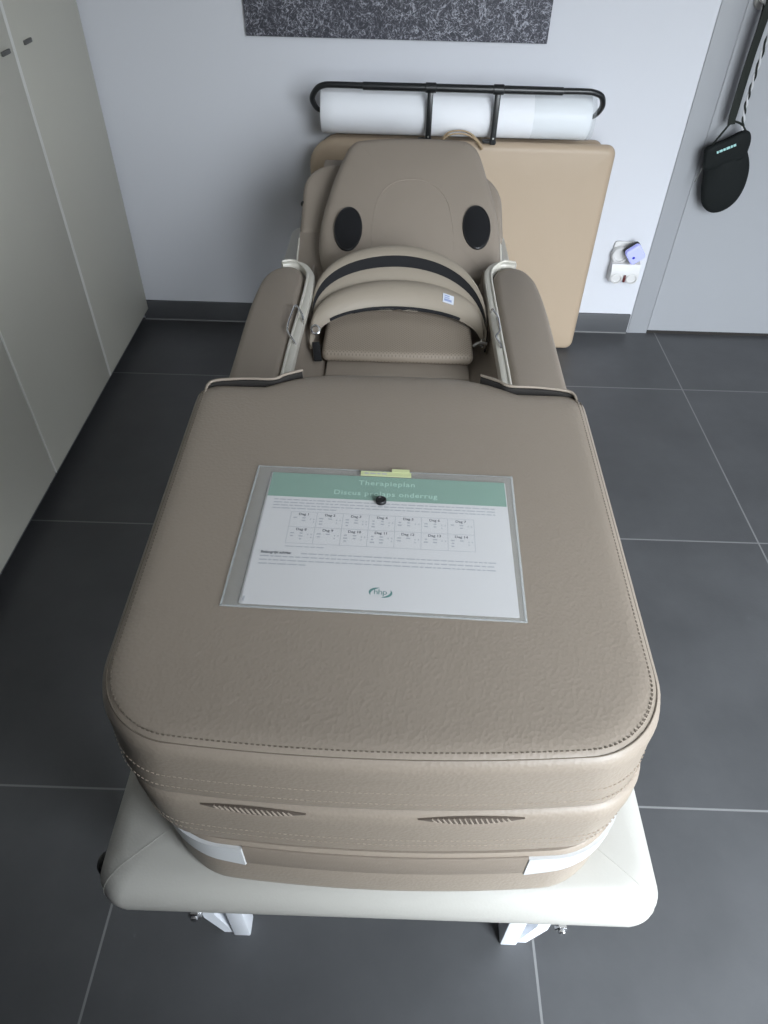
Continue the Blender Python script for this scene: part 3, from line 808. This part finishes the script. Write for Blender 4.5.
for dy, sc_ in ((0.0, 1.0), (-0.011, 0.84)):
    P = [(0.118, 2.354+dy, 0.690), (0.122, 2.348+dy, 0.712), (0.143, 2.345+dy, 0.716+0.026*sc_), (0.176, 2.343+dy, 0.716+0.035*sc_), (0.207, 2.343+dy, 0.716+0.030*sc_), (0.233, 2.345+dy, 0.716+0.011*sc_), (0.252, 2.352+dy, 0.700)]
    obj('carry_strap', tube(spline(P, 6), 0, flat=(0.006, 0.0022), up=(0, 0.3, 1)), 'tan_web', ft)

# ------------------------------------------------------------------ roll holder and paper roll
hd = thing('roll_holder', 'black metal paper roll holder bracket clamped on top of the folded tan table', 'paper roll holder', (0.18, 2.35, 0.715))
ZB = 0.851
thin = [(-0.2385, 2.412, 0.778), (-0.254, 2.408, 0.781), (-0.2645, 2.385, 0.800), (-0.2670, 2.355, 0.826), (-0.252, 2.336, 0.852), (-0.232, 2.331, 0.864), (-0.20, 2.330, 0.867), (-0.08, 2.33, 0.866)]
obj('arm', tube(spline(thin, 8), lambda t: 0.0055+0.003*min(1, t*3), 12), 'black_metal', hd)
thin = [(0.5690, 2.412, 0.778), (0.590, 2.408, 0.783), (0.597, 2.385, 0.800), (0.598, 2.355, 0.826), (0.586, 2.336, 0.853), (0.562, 2.331, 0.864), (0.53, 2.330, 0.867), (0.44, 2.33, 0.866)]
obj('arm', tube(spline(thin, 8), lambda t: 0.0055+0.003*min(1, t*3), 12), 'black_metal', hd)
obj('sleeve', cyl((-0.115, 2.330, 0.866), (0.470, 2.330, 0.866), 0.0108, 20, bev=.0015), 'black_metal', hd)
for x in (0.084, 0.282):
    bm = bmesh.new()
    add_box(bm, x-.0085, x+.0085, 2.329, 2.341, 0.716, 0.858, bev=.003)
    po = obj('post', bm, 'black_metal', hd)
    obj('bracket', cyl((x-.016, 2.330, 0.866), (x+.016, 2.330, 0.866), 0.0135, 20, bev=.002), 'black_metal', po)
    obj('screw', cyl((x, 2.330, 0.735), (x, 2.327, 0.735), 0.0028, 10, bev=.0008), 'steel', po)
    bm = bmesh.new(); add_box(bm, x-.030, x+.012, 2.341, 2.365, 0.7165, 0.724, bev=.002); obj('clamp', bm, 'black_metal', po)
rl = thing('paper_roll', 'white roll of couch paper in clear wrap on top of the folded tan table', 'paper roll', (0.18, 2.412, 0.715))
def ringx(x, r, n=48): return [Vector((x, 2.414+r*math.cos(2*PI*i/n), 0.7785+r*math.sin(2*PI*i/n))) for i in range(n)]
bm = bmesh.new()
add_loft(bm, [ringx(-0.236, .020), ringx(-0.244, .022), ringx(-0.246, .058), ringx(-0.243, .0615), ringx(-0.2, .062), ringx(0.55, .062), ringx(0.573, .0615), ringx(0.576, .058), ringx(0.574, .022), ringx(0.566, .020)])
obj('roll', bm, 'paper_roll', rl, angle=50)
bm = bmesh.new()
add_loft(bm, [ringx(0.40, .0628), ringx(0.55, .0632), ringx(0.580, .0642), ringx(0.588, .060), ringx(0.584, .040)], False, False)
obj('wrap', bm, 'film', rl)

# ------------------------------------------------------------------ power sockets by the door
ws = thing('wall_socket', 'white double power adapter plugged into the wall between tan table and door frame', 'socket', (0.835, YB, 0.22))
def sock_m(x, z): return Matrix.Translation((x, YB, z)) @ RX
bm = bmesh.new(); add_slab(bm, 0, 0, 0.040, 0.040, 0.012, 0.0, 0.010, e=0.004, mtx=sock_m(0.822, 0.322)); obj('plate', bm, 'socket_white', ws)
bm = bmesh.new(); add_loft(bm, [[Vector((0.806+q*math.cos(2*PI*i/32), y, 0.318+q*math.sin(2*PI*i/32))) for i in range(32)] for q, y in ((0.030, YB-.010), (0.030, YB-.026), (0.027, YB-.030), (0.022, YB-.030), (0.020, YB-.024))])
obj('outlet', bm, 'socket_white', ws)
bm = bmesh.new()
poly = [(YB-.010, 0.300), (YB-.040, 0.292), (YB-.052, 0.262), (YB-.050, 0.236), (YB-.040, 0.226), (YB-.004, 0.226), (YB-.004, 0.300)]
add_prism(bm, poly, 'x', 0.782, 0.884, bev=0.009); ad = obj('adapter', bm, 'socket_white', ws)
for x in (0.805, 0.861):
    bm = bmesh.new()
    add_loft(bm, [[Vector((x+q*math.cos(2*PI*i/28), y, 0.243+q*0.9*math.sin(2*PI*i/28))) for i in range(28)] for q, y in ((0.021, YB-.040), (0.021, YB-.0545), (0.019, YB-.0560), (0.0165, YB-.0560), (0.0155, YB-.0500))])
    od = obj('outlet', bm, 'socket_white', ad)
    for dx in (-.007, .007): obj('pin_hole', cyl((x+dx, YB-.0490, 0.245), (x+dx, YB-.0503, 0.245), 0.0025, 10), 'handle_grey', od)
bm = bmesh.new(); add_box(bm, 0.829, 0.838, YB-.0565, YB-.045, 0.231, 0.257, bev=.002); obj('switch', bm, 'switch_red', ad)
pl = thing('plug_in_light', 'small violet-lit plug-in device with blue dot above the white socket adapter', 'plug-in device', (0.85, YB-.04, 0.31))
PM = Matrix.Translation((0.846, YB-.029, 0.340)) @ Matrix.Rotation(math.radians(-38), 4, 'Y') @ RX
bm = bmesh.new(); add_slab(bm, 0, 0, 0.0285, 0.0285, 0.012, 0.020, 0.044, e=0.006, mtx=PM); obj('lit_face', bm, 'violet', pl)
bm = bmesh.new(); add_slab(bm, 0, 0, 0.029, 0.029, 0.012, 0.006, 0.0198, e=0.003, mtx=PM); obj('dark_back', bm, 'black_plastic', pl)
obj('lens', cyl(PM @ Vector((-.010, -.004, .0435)), PM @ Vector((-.010, -.004, .0455)), 0.0048, 14, bev=.001), 'blue_dot', pl)

# ------------------------------------------------------------------ pouch hanging on the door handle
YP = YB-0.058
pouch = thing('pouch', 'small black nylon pouch hanging by a strap from the door handle', 'pouch', (1.06, YP, 0.5))
ol = [(1.063, 0.492), (1.028, 0.512), (1.008, 0.555), (0.997, 0.610), (0.982, 0.660), (0.976, 0.690), (0.996, 0.704), (1.035, 0.722), (1.066, 0.741), (1.086, 0.745), (1.100, 0.727), (1.108, 0.695), (1.128, 0.660), (1.140, 0.625), (1.143, 0.575), (1.130, 0.530), (1.100, 0.500)]
def outline_body(ol, y0, y1, e, m=0.012, per=4):
    P = spline([(x, 0, z) for x, z in ol], per, closed=True); N = len(P)
    cc = sum(P, Vector())/N; nn = []
    for i in range(N):
        t = (P[(i+1) % N]-P[i-1]).normalized(); n = Vector((t.z, 0, -t.x)); nn.append(n if n.dot(P[i]-cc) > 0 else -n)
    def rg(ins, y): return [P[i]-nn[i]*ins+Vector((0, y, 0)) for i in range(N)]
    def rs(k, y): return [cc+(P[i]-nn[i]*e-cc)*k+Vector((0, y, 0)) for i in range(N)]
    d = y0-y1
    bm = bmesh.new()
    add_loft(bm, [rs(.6, y0), rg(e, y0), rg(e*.3, y0-d*.15), rg(0, y0-d*.4), rg(0, y0-d*.6), rg(e*.3, y0-d*.85), rg(e, y1), rs(.6, y1-m*.6), rs(.2, y1-m)])
    return bm
obj('bag', outline_body(ol, YP+.012, YP-.018, 0.012), 'black_nylon', pouch, angle=60)
fl = [(0.978, 0.660), (0.974, 0.690), (0.996, 0.708), (1.035, 0.726), (1.066, 0.745), (1.088, 0.749), (1.103, 0.728), (1.106, 0.695), (1.100, 0.672), (1.060, 0.652), (1.010, 0.632), (0.985, 0.634)]
flap = obj('flap', outline_body(fl, YP-.012, YP-.028, 0.007, 0.004), 'black_nylon', pouch, angle=60)
bm = bmesh.new()
ang = math.atan2(0.722-0.695, 1.066-1.008)
LM = Matrix.Translation((1.036, YP-.0325, 0.702)) @ Matrix.Rotation(-ang, 4, 'Y') @ RX
x = -0.034
for w_ in (0.008, 0.012, 0.009, 0.013, 0.008, 0.010):
    b2 = bmesh.new(); add_box(b2, x, x+w_-.002, -0.0035, 0.0035, 0, 0.001); b2.transform(LM)
    me = bpy.data.meshes.new('t'); b2.to_mesh(me); bm.from_mesh(me); b2.free(); bpy.data.meshes.remove(me); x += w_
obj('label_print', bm, 'teal_label', flap)
HX, HZ = 1.070, 1.068
YH = YB-0.061
# broad webbing strap, doubled
P = [(1.030, YH+.010, 1.0850), (1.028, YH-.004, 1.078), (1.024, YP-.016, 1.05), (1.024, YP-.010, 0.96), (1.026, YP-.006, 0.87), (1.029, YP-.005, 0.79), (1.033, YP-.005, 0.762)]
obj('strap', tube(spline(P, 6), 0, flat=(0.0115, 0.0025), up=(0, 1, 0)), 'olive_web', pouch)
P = [(1.030, YH+.010, 1.0850), (1.031, YH+.022, 1.076), (1.031, YP+.010, 1.04), (1.032, YP+.006, 0.95), (1.034, YP+.006, 0.86), (1.036, YP+.005, 0.79), (1.035, YP+.002, 0.762)]
obj('strap', tube(spline(P, 6), 0, flat=(0.0100, 0.0022), up=(0, 1, 0)), 'olive_web', pouch)
for e_, z_ in (((0.992, YP-.008, 0.700), 0.70), ((1.086, YP-.006, 0.744), 0.74)):
    obj('strap_tail', tube(spline([(1.034, YP-.003, 0.772), (Vector((1.034, YP, 0.772))+Vector(e_))/2+Vector((.004, 0, .006)), e_], 6), 0.0032, 8), 'olive_web', pouch)
# twisted two-tone cord
bmA, bmB = bmesh.new(), bmesh.new()
cp = spline([(1.052, YH-.006, 1.0850), (1.053, YH-.018, 1.074), (1.054, YP-.010, 1.02), (1.055, YP-.006, 0.94), (1.057, YP-.004, 0.86), (1.061, YP-.004, 0.80), (1.074, YP-.004, 0.748)], 14)
for ph, bq in ((0, bmA), (PI, bmB)):
    Q = []
    for i, p in enumerate(cp):
        a = i*0.62+ph; Q.append(p+Vector((math.cos(a)*.0028, math.sin(a)*.0028, 0)))
    add_tube(bq, Q, 0.0030, 7)
obj('cord', bmA, 'olive_web', pouch); obj('cord', bmB, 'cord_white', pouch)
obj('cord_end', tube(spline([(0.986, YP-.01, 0.640), (0.980, YP-.01, 0.615), (0.974, YP-.01, 0.590)], 5), 0.002, 6), 'handle_grey', pouch)

# ------------------------------------------------------------------ document wallet with therapy plan on the leg box
DM = Matrix.Translation((-0.006, 0.528, LZ)) @ Matrix.Rotation(math.radians(-1.4), 4, 'Z')
def dq(bm, x0, x1, y0, y1, z0, z1):
    b2 = bmesh.new(); add_box(b2, x0, x1, y0, y1, z0, z1); b2.transform(DM)
    me = bpy.data.meshes.new('t'); b2.to_mesh(me); bm.from_mesh(me); b2.free(); bpy.data.meshes.remove(me)
    return bm
sheet = thing('therapy_plan', 'printed therapy plan sheet with green header inside the clear document wallet', 'document', DM @ Vector((0, 0, .0012)))
bm = bmesh.new(); ps = []
for k in range(4):
    dq(bm, -0.1366+.0007*k, 0.1392-.0004*k+.0006*(k % 2), -0.1025+.0009*(3-k)*.6, 0.0955, 0.0012+.0003*k, 0.00145+.0003*k)
obj('pages', bm, 'paper', sheet)
ZT = 0.0024
bm = bmesh.new(); dq(bm, -0.1345, 0.1385, 0.0545, 0.0953, ZT, ZT+.00012); hdr = obj('header_band', bm, 'green_print', sheet)
ZT2 = ZT+.0002
def TM(x, y): return DM @ Matrix.Translation((x, y, ZT2))
obj('title', text_bm('Therapieplan', 0.0112, TM(0.001, 0.0835), spacing=1.12, bold=.00012), 'pale_print', hdr)
obj('subtitle', text_bm('Discus prolaps onderrug', 0.0108, TM(0.000, 0.0655), spacing=1.1, bold=.00012), 'pale_print', hdr)
def words(bm, x0, x1, y, h, rnd, end=None):
    x = x0
    while x < (end or x1):
        w = rnd.uniform(0.003, 0.0105); w = min(w, (end or x1)-x)
        if w > 0.001: dq(bm, x, x+w, y-h/2, y+h/2, ZT, ZT+.00008)
        x += w+0.0013
rnd = random.Random(3)
bm = bmesh.new()
for i, (y, e) in enumerate(((0.0495, .1245), (0.0447, .1245), (0.0400, .1245), (0.0353, -.052))): words(bm, -0.1255, 0.1245, y, 0.0016, rnd, e)
obj('intro_text', bm, 'ink_grey', sheet)
bm = bmesh.new()
for y in (0.0305, 0.0068, -0.0180): dq(bm, -0.1030, 0.1000, y-.00025, y+.00025, ZT, ZT+.00008)
for i in range(8):
    x = -0.1030+0.203*i/7; dq(bm, x-.00025, x+.00025, -0.0180, 0.0305, ZT, ZT+.00008)
tab = obj('table_grid', bm, 'ink_grey', sheet)
bm = bmesh.new(); bt = bmesh.new()
for r_ in range(2):
    for c_ in range(7):
        x0 = -0.1030+0.203*c_/7; yc = (0.0265, 0.0028)[r_]
        t2 = text_bm('Dag %d' % (r_*7+c_+1), 0.0050, TM(x0+0.0145, yc), bold=.00014)
        me = bpy.data.meshes.new('t'); t2.to_mesh(me); bt.from_mesh(me); t2.free(); bpy.data.meshes.remove(me)
        for px_ in (0.0052, 0.0150, 0.0225, 0.0262):
            for k in range(rnd.choice((1, 2, 2, 3)) if px_ < .02 else rnd.choice((1, 2))):
                yy = yc-0.0055-.0043*k-(.0015 if px_ > .02 else 0); w = rnd.uniform(.0025, .0048) if px_ < .02 else .0012
                dq(bm, x0+px_-w/2, x0+px_+w/2, yy-.0009, yy+.0009, ZT, ZT+.00008)
obj('day_headings', bt, 'ink', tab); obj('table_entries', bm, 'ink_grey', tab)
bm = bmesh.new(); words(bm, -0.1025, -0.061, -0.0228, 0.0012, rnd); obj('footnote', bm, 'ink_grey', sheet)
obj('advice_heading', text_bm('Belangrijk advies:', 0.0047, TM(-0.1265, -0.0327), 'LEFT', bold=.0002), 'ink', sheet)
bm = bmesh.new()
words(bm, -0.084, 0.121, -0.0327, 0.0016, rnd); words(bm, -0.1265, 0.121, -0.0380, 0.0016, rnd, .119); words(bm, -0.1265, 0.121, -0.0433, 0.0016, rnd, .122); words(bm, -0.1265, 0.121, -0.0486, 0.0016, rnd, -.075)
obj('advice_text', bm, 'ink_grey', sheet)
lg_ = obj('logo', text_bm('hhp', 0.0098, TM(0.0022, -0.0795), spacing=0.92), 'green_dark', sheet)
bm = bmesh.new()
for cx_, cy_, a0, a1 in ((0.0020, -0.0805, 95, 205), (0.0028, -0.0795, -85, 25)):
    n = 14; top = []; rings = []
    for i in range(n+1):
        t = i/n; a = math.radians(a0+(a1-a0)*t); w = 0.0012*math.sin(PI*min(max(t if a0 > 0 else t, .03), .97))+.00015
        c_ = Vector((cx_+0.0105*math.cos(a), cy_+0.0066*math.sin(a), 0)); d_ = Vector((math.cos(a), math.sin(a), 0))
        rings.append([DM @ (c_+d_*w+Vector((0, 0, ZT))), DM @ (c_+d_*w+Vector((0, 0, ZT+.0001))), DM @ (c_-d_*w+Vector((0, 0, ZT+.0001))), DM @ (c_-d_*w+Vector((0, 0, ZT)))])
    add_loft(bm, rings)
obj('logo_arc', bm, 'green_dark', lg_)
bm = bmesh.new(); dq(bm, -0.1335, -0.1315, -0.099, -0.093, ZT, ZT+.0001); obj('corner_mark', bm, 'ink_grey', sheet)

wal = thing('document_wallet', 'clear plastic document wallet with dark snap button on the leg box lid', 'document wallet', DM @ Vector((0, 0, 0)))
def sheet_quad(corners, z0, z1, bulge=0.0, n=10):
    bm = bmesh.new(); (ax, ay), (bx, by), (cx_, cy_), (dx, dy) = corners
    def g(u, v, z): 
        x = (ax*(1-u)+bx*u)*(1-v)+(dx*(1-u)+cx_*u)*v; y = (ay*(1-u)+by*u)*(1-v)+(dy*(1-u)+cy_*u)*v
        k = min(1, 45*min(u, 1-u, v, 1-v)); k = k*k*(3-2*k)
        return DM @ Vector((x, y, z+bulge*k))
    vs = [[bm.verts.new(g(i/n, j/n, z1)) for i in range(n+1)] for j in range(n+1)]
    for j in range(n):
        for i in range(n): bm.faces.new((vs[j][i], vs[j][i+1], vs[j+1][i+1], vs[j+1][i]))
    return bm
WC = [(-0.1545, -0.1060), (0.1467, -0.1074), (0.1494, 0.1087), (-0.1545, 0.1073)]
obj('back_sheet', sheet_quad(WC, 0.0006, 0.0006), 'clear', wal)
obj('front_sheet', sheet_quad(WC, 0.0012, 0.0012, bulge=0.0022, n=90), 'clear', wal)
bm = bmesh.new()
W = [Vector((x, y, 0.0013)) for x, y in WC]
for a, b, w in ((0, 1, .0016), (1, 2, .0022), (2, 3, .0016), (3, 0, .0022)):
    d = (W[b]-W[a]).normalized(); s = Vector((-d.y, d.x, 0))*w
    add_loft(bm, [[DM @ p for p in (W[a], W[a]+s, W[a]+s+Vector((0, 0, .0004)), W[a]+Vector((0, 0, .0004)))], [DM @ p for p in (W[b], W[b]+s, W[b]+s+Vector((0, 0, .0004)), W[b]+Vector((0, 0, .0004)))]])
obj('welded_edge', bm, 'weld', wal)
bm = bmesh.new()
c_ = Vector((-0.0043, 0.0520, 0.0034))
add_loft(bm, [[DM @ (c_+Vector((q*math.cos(2*PI*i/28), q*math.sin(2*PI*i/28), h))) for i in range(28)] for q, h in ((0.0062, 0), (0.0062, 0.0032), (0.0055, 0.0042), (0.0042, 0.0042), (0.0036, 0.0034))])
obj('snap_button', bm, 'black_plastic', wal)
tb = thing('index_tab', 'small yellow index tab stuck on the top edge of the document wallet', 'index tab', DM @ Vector((-.001, .1, .0036)))
bm = bmesh.new(); dq(bm, -0.0308, 0.0290, 0.0955, 0.1035, 0.0036, 0.0042)
obj('tab', bm, 'yellow_tab', tb)
bm = bmesh.new(); dq(bm, 0.006, 0.0268, 0.1030, 0.1085, 0.0036, 0.0046); obj('tab_fold', bm, 'yellow_tab', tb)
bm = bmesh.new(); 
x = -0.0265
for w_ in (.005, .007, .004, .006): dq(bm, x, x+w_, 0.0985, 0.1005, 0.0042, 0.0043); x += w_+.0015
obj('handwriting', bm, 'ink_grey', tb)

# ------------------------------------------------------------------ daylight
w = bpy.data.worlds.new('sky'); bpy.context.scene.world = w; w.use_nodes = True
nt = w.node_tree; bg = nt.nodes['Background']; bg.inputs['Strength'].default_value = 26.0
tc = nt.nodes.new('ShaderNodeTexCoord'); sp = nt.nodes.new('ShaderNodeSeparateXYZ'); cr = nt.nodes.new('ShaderNodeValToRGB')
nt.links.new(tc.outputs['Generated'], sp.inputs[0])
nt.links.new(math_node(nt, 'ADD', math_node(nt, 'MULTIPLY', sp.outputs['Z'], 0.5), 0.5), cr.inputs[0])
el = cr.color_ramp.elements      # ground below the horizon, pale overcast sky above it
el[0].position = 0.0; el[0].color = (0.055, 0.055, 0.05, 1)
el[1].position = 1.0; el[1].color = (0.86, 0.93, 1.0, 1)
for p_, c_ in ((0.47, (0.09, 0.09, 0.085, 1)), (0.53, (0.52, 0.55, 0.58, 1)), (0.66, (0.88, 0.93, 1.0, 1))):
    e = el.new(p_); e.color = c_
nt.links.new(cr.outputs[0], bg.inputs['Color'])
la = bpy.data.lights.new('window_portal', 'AREA'); la.shape = 'RECTANGLE'; la.size = WX1-WX0; la.size_y = WZ1-WZ0
la.cycles.is_portal = True
lo = bpy.data.objects.new('window_portal', la); C.objects.link(lo)
lo.location = ((WX0+WX1)/2, YF-WT+0.005, (WZ0+WZ1)/2); lo.rotation_euler = (PI/2, 0, 0)     # faces into the room (+y)

# ------------------------------------------------------------------ camera
cam = bpy.data.cameras.new('camera'); co = bpy.data.objects.new('camera', cam); C.objects.link(co)
cam.sensor_fit = 'VERTICAL'; cam.sensor_height = 36.0; cam.lens = 699.126/1024*36.0
cam.clip_start = 0.01
r, u, f = Vector((0.9995, 0.0267, 0.0182)), Vector((-0.0316, 0.6928, 0.7204)), Vector((-0.0066, 0.7206, -0.6933))
f.normalize(); r = (r-f*r.dot(f)).normalized(); u = r.cross(f)
co.matrix_world = Matrix(((r.x, u.x, -f.x, 0), (r.y, u.y, -f.y, 0), (r.z, u.z, -f.z, 1.38549), (0, 0, 0, 1)))
sc = bpy.context.scene; sc.camera = co
sc.view_settings.view_transform = 'Standard'; sc.view_settings.look = 'None'; sc.view_settings.gamma = 1.0
sc.view_settings.exposure = 0.0; sc.view_settings.use_curve_mapping = False
sc.cycles.use_denoising = True
